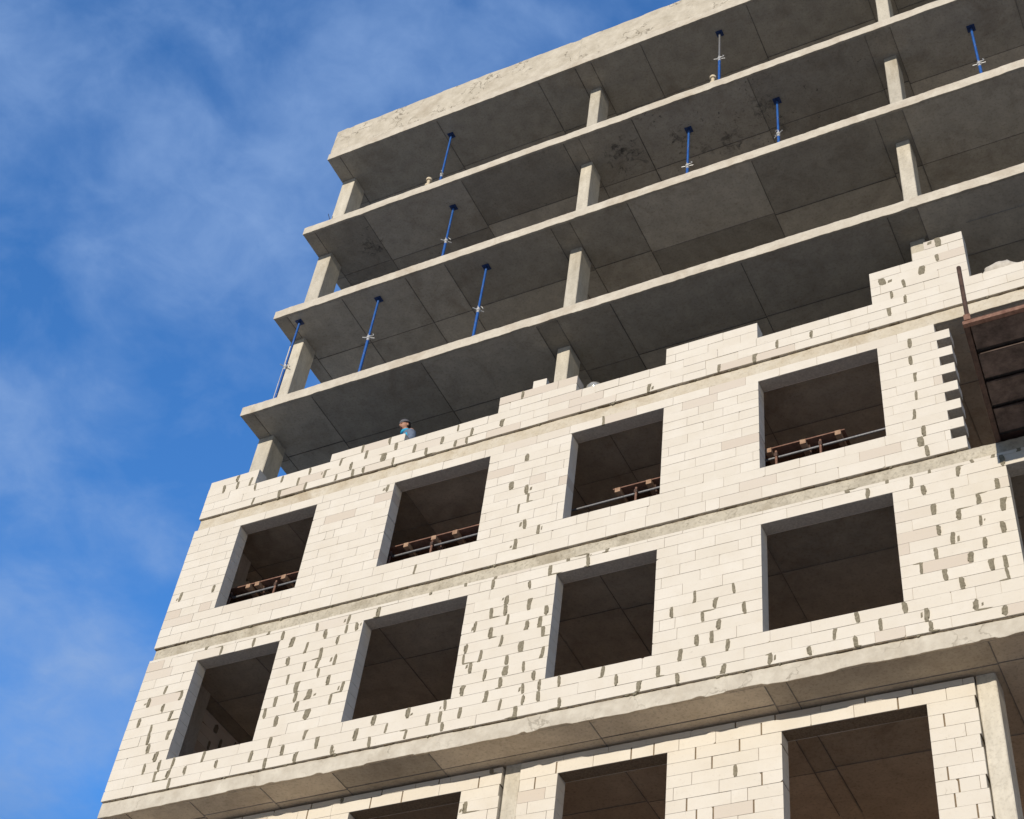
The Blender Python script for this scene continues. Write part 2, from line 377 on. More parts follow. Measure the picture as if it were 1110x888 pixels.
for lev in (-3., 0., 3., 6., 9., 12., 15.):               # inner row of columns and the core wall behind it
    for x in (.1, 6.7, 13.3, 19.8):
        k += 1; column(x, x+.3, 5.6, 6.0, lev+.001, lev+3-T-.008, k)
for lev in (-3., 0., 3., 6., 9., 12., 15.):
    m = MB()
    m.box(.45 if lev < 6 else 3.2, 19.7, 6.3, 6.5, lev+.002, lev+3-T-.009)
    bbuild(m, 'core_wall', M['inner'] if lev < 6 else M['core'])

# --- block walls
def smear(m, x, z, h, fn, d, big=1., rr=rnd):
    """a strip of mortar wiped over a perpend joint: ragged, mostly upright, now and then hooked or split"""
    w = rr.uniform(.015, .027)*big; hh = h*rr.uniform(.40, .56)
    lean = rr.uniform(-.010, .010); n = 6
    wl = [w*rr.uniform(.84, 1.12) for _ in range(n)]; wr = [w*rr.uniform(.84, 1.12) for _ in range(n)]; wl[0] *= .7; wr[-1] *= .7; wl[-1] *= .8; wr[0] *= .8
    k = rr.random()
    if k < .12: wl[0] *= 2.4; wl[1] *= 1.3
    elif k < .24: wr[-1] *= 2.4; wr[-2] *= 1.3
    elif k < .34: wl[-1] *= .25; wr[-1] *= .25
    elif k < .44: wl[0] *= .3; wr[0] *= .3
    L = []; Rr = []
    for i in range(n):
        t = i/(n-1)*2-1; zz = z + hh*t
        L.append((x + lean*t - wl[i], zz + rr.uniform(-.006, .006))); Rr.append((x + lean*t + wr[i], zz + rr.uniform(-.006, .006)))
    m.prism(Rr + L[::-1], -d, .015, 2, rr.random(), fn)
    if big < 1.6 and rr.random() < .5:            # the thicker trowelled ridge along one side
        s_ = rr.choice((-1, 1)); q = [(px + s_*.008, pz) for px, pz in (Rr if s_ > 0 else L)][1:-1]
        q2 = [(px - s_*w*.55, pz) for px, pz in q]
        m.prism(q + q2[::-1] if s_ > 0 else q2 + q[::-1], -d*1.9, -d*.2, 2, rr.random(), fn)
    if rr.random() < .2:                         # a flick of mortar dragged along the bed joint
        s_ = rr.choice((-1, 1)); L_ = rr.uniform(.05, .24); zz = z + rr.choice((-1, 1))*h*.46
        a = [(x, zz-.012), (x+s_*L_*.6, zz-.008+rr.uniform(-.006,.006)), (x+s_*L_, zz), (x+s_*L_*.5, zz+.010), (x, zz+.014)]
        m.prism(a if s_ > 0 else a[::-1], -d*.7, .015, 2, rr.random(), fn)
    if rr.random() < .12:
        o = rr.choice((-1, 1))*w*rr.uniform(2., 3.); e = w*rr.uniform(.4, .9); a0 = rr.uniform(-.9, .1); a1 = a0 + rr.uniform(.4, 1.)
        m.prism([(x+o-e, z+hh*a0), (x+o+e*.8, z+hh*a0+.01), (x+o+e, z+hh*a1), (x+o-e*.7, z+hh*a1-.012)], -d*.6, .015, 2, rr.random(), fn)

def block_row(m, ivs, z0, z1, thick, fn, off, psm, ptan, gapw, rr, sm_d=.008, yj=.004, joints=None, vm=1):
    """one course: blocks about 0.6 m long cut to the intervals, mortar behind, smears over the joints"""
    h = z1 - z0
    for a, b, *flag in ivs:
        m.box(a+.007, b-.007, .0085, thick-.013, z0, z1-.004, vm, rr.random(), fn)
        x = a; first = True
        cuts = [a]
        xx = math.floor((a-off)/.6)*.6 + off
        while xx < b:
            c = xx + rr.uniform(-.05, .05)
            if c > cuts[-1]+.09 and c < b-.07: cuts.append(c)
            if rr.random() < .1 and cuts[-1] + .25 < xx+.45: 
                c2 = xx + rr.uniform(.15, .4)
                if c2 > cuts[-1]+.09 and c2 < b-.07: cuts.append(c2)
            xx += .603
        cuts.append(b)
        for i in range(len(cuts)-1):
            g0 = (gapw(cuts[i]) if i else 0); g1 = (gapw(cuts[i+1]) if i < len(cuts)-2 else 0)
            x0 = cuts[i] + g0/2; x1 = cuts[i+1] - g1/2
            y = rr.uniform(-yj, yj*.3); e = .0018
            poly = [(x0, z0+e+rr.uniform(-.001,.002)), (x1, z0+e+rr.uniform(-.001,.002)), (x1, z1-e+rr.uniform(-.003,.001)), (x0, z1-e+rr.uniform(-.003,.001))]
            if rr.random() < .16 and x1-x0 > .2:         # a knocked-off corner
                k = rr.randrange(4); s = rr.uniform(.012, .04); s2 = rr.uniform(.01, .03)
                (px, pz), (qx, qz), (ox, oz) = poly[k], poly[(k+1) % 4], poly[k-1]
                L1 = math.hypot(qx-px, qz-pz); L0 = math.hypot(ox-px, oz-pz)
                poly[k:k+1] = [(px+(ox-px)*s/L0, pz+(oz-pz)*s/L0), (px+(qx-px)*s2/L1, pz+(qz-pz)*s2/L1)]
            tn = rr.uniform(.05, .28) if rr.random() < ptan((x0+x1)/2) else rr.uniform(.45, 1.)
            m.prism(poly, y, thick-.002, 0, tn, fn)
            if i and rr.random() < psm(cuts[i], (z0+z1)/2):
                smear(m, cuts[i] + rr.uniform(-.012, .012), (z0+z1)/2, h, fn, sm_d*rr.uniform(.8, 1.5), (1.2 if rr.random() > .06 else 2.2)*(1.12 if cuts[i] > 13 and z0 < 2.9 else 1.), rr)

def subtract(a, b, holes):
    out = [(a, b)]
    for h0, h1 in holes:
        nw = []
        for p, q in out:
            if h1 <= p or h0 >= q: nw.append((p, q)); continue
            if h0 > p: nw.append((p, h0))
            if h1 < q: nw.append((h1, q))
        out = nw
    return [o for o in out if o[1]-o[0] > .05]
WINX = [(1.065, 2.70), (4.28, 6.133), (7.635, 9.25), (10.83, 12.716)]
thin = lambda x: .005
def wall(name, rows, thick, y0, psm, ptan, gapw=thin, seed=1, fn=None, vm=1, offs=None, yj=.004):
    m = MB(); rr = random.Random(seed)
    f = fn or (lambda x, y, z: (x, y+y0, z))
    for k, (z0, z1, ivs) in enumerate(rows):
        off = (.3 if k % 2 else 0) + rr.uniform(-.08, .08)
        block_row(m, ivs, z0, z1, thick, f, off, psm, ptan, gapw, rr, vm=vm, yj=yj)
    return m
def courses(base, pitch, first, n, top):
    zs = [first] + [base + pitch*k for k in range(1, n+1)]
    rows = list(zip(zs[:-1], zs[1:]))
    if top - zs[-1] > .04: rows.append((zs[-1], top))
    return rows
WB = [M['block'], M['mortar'], M['smear'], M['bed']]
def bed(m, a, b, z, y, k):                       # rough dark bedding mortar under the first course
    x = a
    while x < b:
        L = rnd.uniform(.03, .22); x2 = min(x+L, b)
        if x2 - x > .01:
            d = rnd.uniform(.02, .055) if rnd.random() < .8 else rnd.uniform(.002, .015)
            m.box(x, x2, y+d, y+.2, z-.016, z+.001 - (rnd.uniform(0, .004)), 3, rnd.random())
        if rnd.random() < .12:                   # a lump squeezed out on to the slab edge
            c = x + rnd.uniform(0, .1); w = rnd.uniform(.015, .04); h = rnd.uniform(.015, .04)
            m.prism([(c-w, z-.002), (c-w*.6, z-h), (c+w*.5, z-h*.8), (c+w, z-.001)], y+.004, y+.045, 2, rnd.random())
        x = x2 + .0005
# storey with many smears (lowest full one)
rows = []
for k, (z0, z1) in enumerate(courses(0., .193, .018, 14, 3-T-.005)):
    if z0 > 2.45: ivs = subtract(0., XR, [])
    elif z0 > .5: ivs = subtract(0., XR, WINX + [(14.245, 15.9), (17.2, 19.1)])
    else: ivs = [(0., XR)] if False else subtract(0., XR, [(14.245, 15.9)])
    rows.append((z0, z1, ivs))
def psm3(x, z):
    if z < .59: return .85
    if x < 1.06: return .8 if z < 2.1 else .1
    if x < 4.3: return .95 if .7 < z < 2.45 else .45
    if x < 7.7: return .92 if z < 2.1 else .4
    if x < 9.3: return .5
    if x < 10.9: return .85 if z < 1.6 and x > 9.4 else .15
    if x < 12.75: return .5
    return .97 if x > 13.0 else .4
m = wall('block_wall', rows, .25, 0., psm3, lambda x: .03, seed=5); bed(m, 0.01, XR, .018, 0., 1)
bbuild(m, 'block_wall', WB)
# storey with clean joints, toothed right end
rows = []
for k, (z0, z1) in enumerate(courses(3.055, .1908, 3.018, 14, 6-T-.005)):
    end = 13.8 if k % 2 == 0 else 13.6
    if k >= 13: end = 13.59
    if 3.5 < z0 < 5.5: ivs = subtract(0., end, WINX)
    else: ivs = [(0., end)]
    rows.append((z0, z1, ivs))
m = wall('block_wall', rows, .25, 0., lambda x, z: .9 if 13.05 < x < 13.4 else (.5 if 6.6 < x < 7.1 and z < 5 else .035), lambda x: .10, seed=8, yj=.003); bed(m, .01, 13.78, 3.018, 0., 2)
bbuild(m, 'block_wall', WB)
m = MB(); rr = random.Random(77)
# storey being laid: stepped top
tops = [(0., 1.09, 5), (1.09, 2.73, 3), (2.73, 4.27, 4), (4.27, 6.14, 3), (6.14, 7.62, 5), (7.62, 9.25, 3), (9.25, 10.83, 5), (10.83, 12.715, 3), (12.715, 13.42, 7), (13.42, 13.62, 8), (13.62, 14.225, 9), (14.225, XR, 3)]
rows = []
for k, (z0, z1) in enumerate(courses(6.0, .1935, 6.018, 9, 6.)):
    ivs = []
    for a, b, n in tops:
        if n > k:
            if ivs and abs(ivs[-1][1]-a) < 1e-6: ivs[-1] = (ivs[-1][0], b)
            else: ivs.append((a, b))
    rows.append((z0, z1, ivs))
m = wall('block_wall', rows, .25, 0., lambda x, z: .85 if x < 5.9 else (.35 if x < 7 or 9.3 < x < 10.8 or 12.7 < x < 13.8 else .12), lambda x: .22 if 2.5 < x < 7.8 else .12, seed=21, yj=.006)
bed(m, .01, XR, 6.018, 0., 3)
bbuild(m, 'block_wall', WB)
# set-back storeys below the projecting slab: open brown perpend joints, concrete columns between
def lower(lev, seed):
    rows = []
    for k, (z0, z1) in enumerate(courses(lev-.012, .1892, lev+.01, 14, lev+3-T-.04)):
        segs = [(.42, 6.755), (7.05, 13.325)]
        ivs = []
        for a, b in segs:
            j = 0 if (7.0 < a) else 0
            ivs += subtract(a+.01*((k*7) % 3 == 0), b-.02*((k*5) % 3 == 0), WINX if .5 < z0-lev < 2.44 else [])
        rows.append((z0, z1, ivs))
    rg = random.Random(seed+50)
    m = wall('block_wall', rows, .25, .65, lambda x, z: .07, lambda x: .05, gapw=lambda x: (.022 if (math.sin(x*91.7)*43758.5) % 1 < .5 else .006), seed=seed, vm=1, yj=.004)
    bbuild(m, 'block_wall', [M['block'], M['open_joint'], M['smear'], M['bed']])
lower(-3., 31); lower(-6., 32); lower(-9., 33)
m = MB(); m.box(.42, 13.3, .65, .9, GZ-.3, -9-T-.02); bbuild(m, 'plinth_wall', M['inner'])
# left end walls, blocks running back into the building
for lev, y0 in ((0., .262), (3., .262), (-3., .92)):
    rows = [(a, b, [(0., 5.3), (6.02, 12.6)]) for a, b in courses(lev, .192, lev+.008, 14, lev+3-T-.02)]
    m = wall('block_wall', rows, .14, 0., lambda x, z: .75, lambda x: .1, seed=int(60+lev), fn=lambda x, y, z, y0=y0: (.032+(.14-y), y0+x, z))
    bbuild(m, 'block_wall', WB)
m = MB()
for lev in (-9., -6., -3., 0., 3.): m.box(.3, XR-.1, 12.7, 12.95, lev+.004, lev+3-T-.01)
bbuild(m, 'back_wall', M['inner'])

# a loose rebar tie sticking out of a slab edge is part of the frame
m = MB(); m.tube((.80, .06, 14.95), (.72, -.02, 15.24), .007, 6); m.tube((.80, .06, 14.95), (.86, .0, 15.10), .006, 6)
bbuild(m, 'rebar_tie', M['steel_dark'])

# ------------------------------------------------------------------ loose things on the slabs and walls
def place(o, loc): o.location = loc; return o
def loose_block(loc, L, rz, label, h=.19, tn=.9):
    m = MB(); m.prism([(-L/2,0),(L/2,0),(L/2,h),(-L/2,h)], -.0, .22, 0, tn)
    o = m.build('aerated_block', M['block']); o.location = loc; o.rotation_euler.z = rz
    return tag(o, label, 'block')
loose_block((6.885, .012, 6.9695), .25, .05, 'short white aerated block alone on the wall top left of the middle column')
# shiny bag / bowl on the wall
m = MB()
m.ball((0,0,.13), .15, .14, .14, 0, 28, 18, fn=lambda q: q*(1+.05*noise.noise(q*3.1)))
m.ring((0,0,.02), (0,0,1), .085, .02)
o = m.build('bucket', M['plastic']); o.location = (7.86, .20, 6.585)
tag(o, 'round shiny grey bucket upside down on the block wall beside the middle column', 'bucket')
# dusty sack behind the right-hand courses
m = MB()
m.ball((0,0,.09), .27, .14, .17, 0, 30, 16, fn=lambda q: q*(1+.16*noise.noise(q*2.3)+.06*noise.noise(q*7)))
m.ball((.2,0,.04), .14, .12, .10, 0, 20, 12, fn=lambda q: q*(1+.2*noise.noise(q*3.3)))
o = m.build('mortar_heap', M['sack']); o.location = (14.66, .16, 6.6)
tag(o, 'pale rounded heap of mortar on the low block courses at the right', 'mortar heap')
# small spool-shaped timber offcuts near slab edges
def offcut(loc, label):
    e = empty('timber_offcut', loc)
    m = MB(); m.tube((0,0,.05), (0,0,.24), .035, 10, r2=.04); m.build('stem', M['pale_wood'], e)
    for z0, z1 in ((0, .06), (.23, .29)):
        m = MB(); m.tube((0,0,z0), (0,0,z1), .07, 12); m.build('flange', M['pale_wood'], e)
    return tag(e, label, 'timber offcut')
o1 = offcut((9.96, .07, 15.002), 'pale spool-shaped timber piece standing beside the half grey prop under the roof')
o2 = offcut((3.30, .06, 15.002), 'pale small timber piece at the slab edge left of the topmost left prop')
# ------------------------------------------------------------------ adjustable steel props
def prop(loc, h, collar, label, upper='blue', ang=0.):
    e = empty('steel_prop', loc)
    m = MB(); m.box(-.065, .065, -.065, .065, 0, .008); m.build('base_plate', M['blue'], e)
    m = MB(); m.tube((0,0,.008), (0,0,collar), .029, 14); m.build('outer_tube', M['blue'], e)
    m = MB(); m.tube((0,0,collar), (0,0,h-.008), .024, 14); m.build('inner_tube', M[upper], e)
    m = MB(); m.box(-.075, .075, -.075, .075, h-.009, h-.001); m.tube((0,0,h-.05), (0,0,h-.009), .03, 12); m.build('head_plate', M['blue_dark'], e)
    m = MB(); m.tube((0,0,collar-.12), (0,0,collar-.06), .031, 14); m.tube((0,0,collar-.06), (0,0,collar), .043, 14)
    c = m.build('collar_nut', M['bright_steel'], e)
    m = MB()
    ca, sa = math.cos(ang), math.sin(ang)
    m.tube((-.12*ca, -.12*sa, collar-.035), (.12*ca, .12*sa, collar-.02), .011, 8)
    m.ring((.045*ca, .045*sa-.02, collar+.05), (sa, -ca, .25), .055, .009, a0=-1.2, a1=3.4)
    m.build('handle', M['bright_steel'], c)
    tag(e, label, 'steel prop', 'adjustable steel props between the slabs')
for x, y, top, fl, col, lab, up, an in (
    (3.24, .51, 18-T, 15., 1.15, 'blue steel prop under the roof nearest the left corner', 'blue', 2.0),
    (9.94, .46, 18-T, 15., 1.7, 'steel prop under the roof with grey upper tube and blue lower tube', 'galv', .3),
    (3.70, .62, 15-T, 12., 1.55, 'blue steel prop two slabs below the roof, leftmost on its storey', 'blue', .8),
    (9.18, .73, 15-T, 12., 1.45, 'blue steel prop in the middle bay close left of the black ceiling stain', 'blue', .2),
    (11.07, .77, 15-T, 12., 1.55, 'blue steel prop close right of the black ceiling stain', 'blue', 2.6),
    (15.0, .67, 15-T, 12., 1.45, 'blue steel prop right of the right-hand column, nearest the upper right corner', 'blue', .1),
    (.63, .27, 12-T, 9., 1.35, 'blue steel prop at the left corner, standing in front of the corner column', 'blue', 1.1),
    (2.53, .35, 12-T, 9., 1.55, 'blue steel prop between the corner prop and the longest middle prop', 'blue', .5),
    (5.01, .43, 12-T, 9., 1.42, 'blue steel prop left of the middle column with shiny collar', 'blue', .9)):
    prop((x, y, fl+.001), top-fl-.002-.01, col, lab, up, an)

# ------------------------------------------------------------------ trestle scaffolds inside the windows
def trestle(xa, xb, bearers, posts, tube, label):
    e = empty('trestle_scaffold', ((xa+xb)/2, .5, 3.001)); ox, oy, oz = e.location
    L = lambda x, y, z: (x-ox, y-oy, z-oz)
    def bxm(m, x0, x1, y0, y1, z0, z1): m.box(x0-ox, x1-ox, y0-oy, y1-oy, z0-oz, z1-oz, 0, rnd.random())
    for i in range(4):
        m = MB(); y = .40 + i*.235; bxm(m, xa+rnd.uniform(-.04,.02) if i else xa, xb+(rnd.uniform(-.02,.05) if i else 0), y, y+.225, 4.405, 4.426)
        m.build('deck_board', M['rust_pale'] if i == 0 else M['wood_dark'], e)  # pale front board for the lit edge, underside shade coloured into the rest
    for x in bearers:
        m = MB(); bxm(m, x-.045, x+.045, .375, 1.33, 4.315, 4.404); m.build('bearer', M['wood'], e)
    for y in (.455, 1.25):
        m = MB(); m.tube(L(tube[0], y, 4.236), L(tube[1], y, 4.262), .019, 12); m.build('ledger_tube', M['galv'], e)
    for x in posts:
        for y in (.408, 1.30):
            m = MB(); m.tube(L(x, y, 3.004), L(x, y, 4.33), .02, 12); p = m.build('post', M['rust_pale'], e)
            m = MB(); bxm(m, x-.026, x+.026, y-.03 if y > 1 else y-.024, y+.06 if y < 1 else y+.03, 4.215, 4.285); m.build('clamp', M['rust'], p)
    x = bearers[len(bearers)//2]
    m = MB(); m.tube(L(x+.06, .5, 4.38), L(x+.16, .95, 3.02), .016, 8); m.build('brace', M['rust'], e)
    tag(e, label, 'scaffold', 'trestle scaffolds inside the windows')
trestle(.62, 2.55, [1.31, 1.50, 2.05], [.95, 1.9], (.55, 2.62), 'timber trestle scaffold in the leftmost upper window, two bearers close together')
trestle(3.95, 6.05, [4.5, 5.03, 5.43], [4.2, 5.0], (3.9, 6.3), 'timber trestle scaffold spanning the whole second upper window')
trestle(8.26, 9.75, [8.35, 8.88, 9.6], [8.66, 9.5], (7.3, 9.8), 'short timber trestle scaffold at the right half of the third upper window')
trestle(10.62, 12.02, [10.84, 11.38, 11.92], [10.95, 11.64], (10.5, 12.95), 'timber trestle scaffold at the left of the upper window nearest the teeth')

# ------------------------------------------------------------------ steel loading platform on the right
e = empty('loading_platform', (15.6, -1., 3.003)); ox, oy, oz = e.location
def pb(name, mt, *boxes):
    m = MB()
    sk = lambda x, y, z: (x - (.13*(y+oy+2.13)/2.1 if x+ox < xa+.3 else 0), y, z)    # the left side runs slightly askew
    for b in boxes: m.box(b[0]-ox, b[1]-ox, b[2]-oy, b[3]-oy, b[4]-oz, b[5]-oz, 0, rnd.random(), sk)
    return m.build(name, M[mt], e)
xa, xb = 14.30, 17.4
pb('deck_plate', 'rust', (xa+.02, xb-.02, -2.08, 1.4, 3.13, 3.14))
pb('side_beam', 'rust', (xa, xa+.012, -2.08, 1.4, 3.006, 3.128), (xa, xa+.07, -2.08, 1.4, 3.003, 3.012), (xa, xa+.07, -2.08, 1.4, 3.119, 3.1295))
pb('side_beam', 'rust', (xb-.012, xb, -2.08, 1.4, 3.006, 3.128), (xb-.07, xb, -2.08, 1.4, 3.003, 3.012))
for y in (-.08, -.60, -1.10, -1.61):
    pb('cross_beam', 'steel_dark', (xa+.075, xb-.075, y-.05, y+.05, 3.06, 3.128))
for ya, yb in ((-2.07,-1.66), (-1.57,-1.14), (-1.06,-.64), (-.56,-.12)):
    pb('underside_panel', 'rust_dark', (xa+.085, xb-.08, ya, yb, 3.012, 3.03), (xa+.20, xb-.09, ya+.008, ya+.03, 3.004, 3.0118))
# hollow front beam: four walls, open end
x0, x1, y0, y1, z0, z1, t = xa+.0, xb, -2.15, -2.085, 2.985, 3.045, .007
pb('front_beam', 'rust_pale', (x0, x1, y0, y0+t, z0, z1), (x0, x1, y1-t, y1, z0, z1), (x0, x1, y0+t, y1-t, z0, z0+t), (x0, x1, y0+t, y1-t, z1-t, z1), (x0+.35, x0+.36, y0+t, y1-t, z0+t, z1-t))
for x in (xa+.07, xb-.1):
    m = MB(); m.tube((x-ox, -2.12-oy, 3.046-oz), (x-ox, -2.12-oy, 4.17-oz), .03, 12); m.build('guard_post', M['rust'], e)
    m = MB(); m.box(x-ox-.042, x-ox+.042, -2.12-oy-.042, -2.12-oy+.034, .043, .15); m.build('post_socket', M['rust_pale'], e)
tag(e, 'rusty steel loading platform projecting from the right side, seen from below', 'platform')

# ------------------------------------------------------------------ the worker
def worker(loc, rz):
    e = empty('person', loc, rz)
    # body: one skinned figure, standing, looking down over the wall; local -y is where he faces
    J = {'pel':(0,0,.95,.135),'belly':(0,0,1.08,.13),'chest':(0,-.03,1.27,.15),'neckb':(0,-.06,1.43,.075),'neck':(0,-.085,1.49,.055),'head':(0,-.11,1.56,.07),'crown':(0,-.115,1.66,.08),
         'shl':(.17,-.04,1.38,.068),'ell':(.24,-.03,1.10,.05),'wrl':(.22,-.18,.88,.034),'hal':(.21,-.25,.845,.036),
         'shr':(-.17,-.04,1.38,.068),'elr':(-.24,-.03,1.10,.05),'wrr':(-.22,-.18,.88,.034),'har':(-.21,-.25,.845,.036),
         'hil':(.10,0,.86,.095),'knl':(.11,-.02,.48,.062),'anl':(.11,.02,.10,.045),'tol':(.12,-.13,.045,.04),
         'hir':(-.10,0,.86,.095),'knr':(-.11,-.02,.48,.062),'anr':(-.11,.02,.10,.045),'tor':(-.12,-.13,.045,.04)}
    E = [('pel','belly'),('belly','chest'),('chest','neckb'),('neckb','neck'),('neck','head'),('head','crown'),
         ('chest','shl'),('shl','ell'),('ell','wrl'),('wrl','hal'),('chest','shr'),('shr','elr'),('elr','wrr'),('wrr','har'),
         ('pel','hil'),('hil','knl'),('knl','anl'),('anl','tol'),('pel','hir'),('hir','knr'),('knr','anr'),('anr','tor')]
    # five fingers a hand, resting on the inner wall top
    for sd, s in (('l', 1), ('r', -1)):
        hx, hy, hz, _ = J['ha'+sd]
        for i, (dx, ln) in enumerate(((-.030, .075), (-.010, .085), (.010, .08), (.030, .062))):
            a = f'f{sd}{i}'; J[a] = (hx+dx, hy-.035, hz-.004, .009); J[a+'b'] = (hx+dx*1.15, hy-.035-ln*.55, hz-.012, .0085); J[a+'c'] = (hx+dx*1.2, hy-.035-ln*.85, hz-.035, .007)
            E += [('ha'+sd, a), (a, a+'b'), (a+'b', a+'c')]
        a = f't{sd}'; J[a] = (hx-s*.04, hy+.0, hz, .010); J[a+'b'] = (hx-s*.062, hy-.04, hz-.012, .009); E += [('ha'+sd, a), (a, a+'b')]
    def skin(keys, edges, grow, sub=2):
        me = bpy.data.meshes.new('t'); ks = list(keys)
        me.from_pydata([J[k][:3] for k in ks], [(ks.index(a), ks.index(b)) for a, b in edges], [])
        o = bpy.data.objects.new('t', me); COL.objects.link(o)
        o.modifiers.new('s', 'SKIN'); sv = me.skin_vertices[0].data
        for i, k in enumerate(ks): sv[i].radius = (J[k][3]+grow, J[k][3]+grow); sv[i].use_root = (i == 0)
        mo = o.modifiers.new('d', 'SUBSURF'); mo.levels = sub; mo.render_levels = sub
        dg = bpy.context.evaluated_depsgraph_get(); me2 = bpy.data.meshes.new_from_object(o.evaluated_get(dg))
        vs = [v.co.copy() for v in me2.vertices]; fs = [tuple(p.vertices) for p in me2.polygons]
        bpy.data.objects.remove(o); bpy.data.meshes.remove(me); bpy.data.meshes.remove(me2)
        return vs, fs
    m = MB(); vs, fs = skin(J, E, 0.); m.add(vs, fs, 0, .5, True)
    HR = Matrix.Rotation(R(16), 3, 'X')          # chin down
    hc = Vector((0, -.115, 1.60))
    def face(q):                                  # skull with jaw, brow and cheeks
        x, y, z = q
        if z < 0: x *= 1-.28*z*z; y *= 1-.12*z*z
        if y < 0 and -.35 < z < .15: y *= 1.05
        if y > 0: y *= 1.08
        return Vector((x, y, z))
    m.ball(hc, .078, .098, .118, 0, 24, 18, fn=face, rot=HR)
    H = lambda x, y, z: hc + HR @ Vector((x, y, z))
    m.ball(H(0,-.103,-.018), .014, .022, .026, 0, 10, 8, rot=HR)                 # nose
    m.ball(H(0,-.096,.018), .045, .012, .010, 0, 12, 6, rot=HR)                   # brow
    for s in (-1, 1):
        m.ball(H(s*.080, .008, -.012), .012, .022, .032, 0, 10, 8, rot=HR)        # ears
        m.ball(H(s*.030, -.088, .0), .013, .010, .008, 1, 10, 6, rot=HR)          # eyes
    m.ball(H(0,-.092,-.058), .024, .010, .008, 2, 10, 6, rot=HR)                  # mouth
    m.build('body', [M['skin'], M['eye'], M['lip']], e)
    m = MB(); m.ball(H(0,.012,.012), .084, .098, .115, 0, 22, 14, fn=lambda q: q if not (q.y < -.25 and q.z < .42) else Vector((q.x, max(q.y, -.25), q.z)), rot=HR); m.build('hair', M['hair'], e)
    m = MB(); m.ball(H(0,.004,.045), .091, .112, .095, 0, 24, 14, fn=lambda q: Vector((q.x, q.y, max(q.z, -.05+.15*q.y))), rot=HR)
    m.ring(H(0,.004,.045), HR @ Vector((0,-.08,1)), .096, .012); m.build('cap', M['cap'], e)
    ek = lambda ks: [(a, b) for a, b in E if a in ks and b in ks]
    ks = ['belly','pel','chest','neckb','shl','shr']; m = MB(); vs, fs = skin(ks, ek(ks), .045); m.add(vs, fs, 0, .5, True)
    m.ring((0,-.065,1.455), (0,-.25,1), .075, .036); m.build('vest', M['vest'], e)
    for s in 'lr':
        ks = ['chest','sh'+s,'el'+s,'wr'+s]; m = MB(); vs, fs = skin(ks, ek(ks), .034); m.add(vs, fs, 0, .5, True); m.build('sleeve', M['sleeve'], e)
    ks = ['pel','hil','knl','anl','hir','knr','anr']; m = MB(); vs, fs = skin(ks, ek(ks), .026); m.add(vs, fs, 0, .5, True); m.build('trousers', M['trouser'], e)
    for s in 'lr':
        ks = ['an'+s,'to'+s]; m = MB(); vs, fs = skin(ks, ek(ks), .012); m.add(vs, fs, 0, .5, True); m.build('boot', M['boot'], e)
    return tag(e, 'worker in grey cap and bright blue vest looking down over the block wall', 'person')
worker((3.87, .62, 6.04), R(-30))

# ------------------------------------------------------------------ sky, sun, camera
SUN_EL, SUN_AZ = 11.0, -4.0                     # height; degrees to the left (negative: right) of straight onto the facade
d = Vector((-math.sin(R(SUN_AZ))*math.cos(R(SUN_EL)), -math.cos(R(SUN_AZ))*math.cos(R(SUN_EL)), math.sin(R(SUN_EL))))
sl = bpy.data.lights.new('sun', 'SUN'); sl.energy = 2.8; sl.angle = R(.5); sl.color = (1., .893, .745)
so = bpy.data.objects.new('sun', sl); COL.objects.link(so); so.rotation_euler = d.to_track_quat('Z', 'Y').to_euler(); so.location = (0, -60, 40)
w = bpy.data.worlds.new('World'); scene.world = w; w.use_nodes = True; nt = w.node_tree; nt.nodes.clear()
out = node(nt, 'ShaderNodeOutputWorld'); bg = node(nt, 'ShaderNodeBackground'); bg.inputs[1].default_value = .15
sky = node(nt, 'ShaderNodeTexSky', sky_type='NISHITA'); sky.sun_disc = False; sky.sun_elevation = R(SUN_EL)
sky.sun_rotation = math.atan2(d.x, d.y); sky.air_density = 1.; sky.dust_density = .4; sky.ozone_density = 2.5
tc = node(nt, 'ShaderNodeTexCoord')
sep = node(nt, 'ShaderNodeSeparateXYZ'); nt.links.new(tc.outputs['Generated'], sep.inputs[0])
zz = node(nt, 'ShaderNodeMath', operation='MAXIMUM'); zz.inputs[1].default_value = .03; nt.links.new(sep.outputs[2], zz.inputs[0])
za = node(nt, 'ShaderNodeMath', operation='ADD'); za.inputs[1].default_value = .25; nt.links.new(zz.outputs[0], za.inputs[0])
cmb = node(nt, 'ShaderNodeCombineXYZ')
for i in (0, 1):
    dv = node(nt, 'ShaderNodeMath', operation='DIVIDE'); nt.links.new(sep.outputs[i], dv.inputs[0]); nt.links.new(za.outputs[0], dv.inputs[1]); nt.links.new(dv.outputs[0], cmb.inputs[i])
mp = node(nt, 'ShaderNodeMapping'); mp.inputs['Location'].default_value = (3.1, 1.7, .4); nt.links.new(cmb.outputs[0], mp.inputs[0])
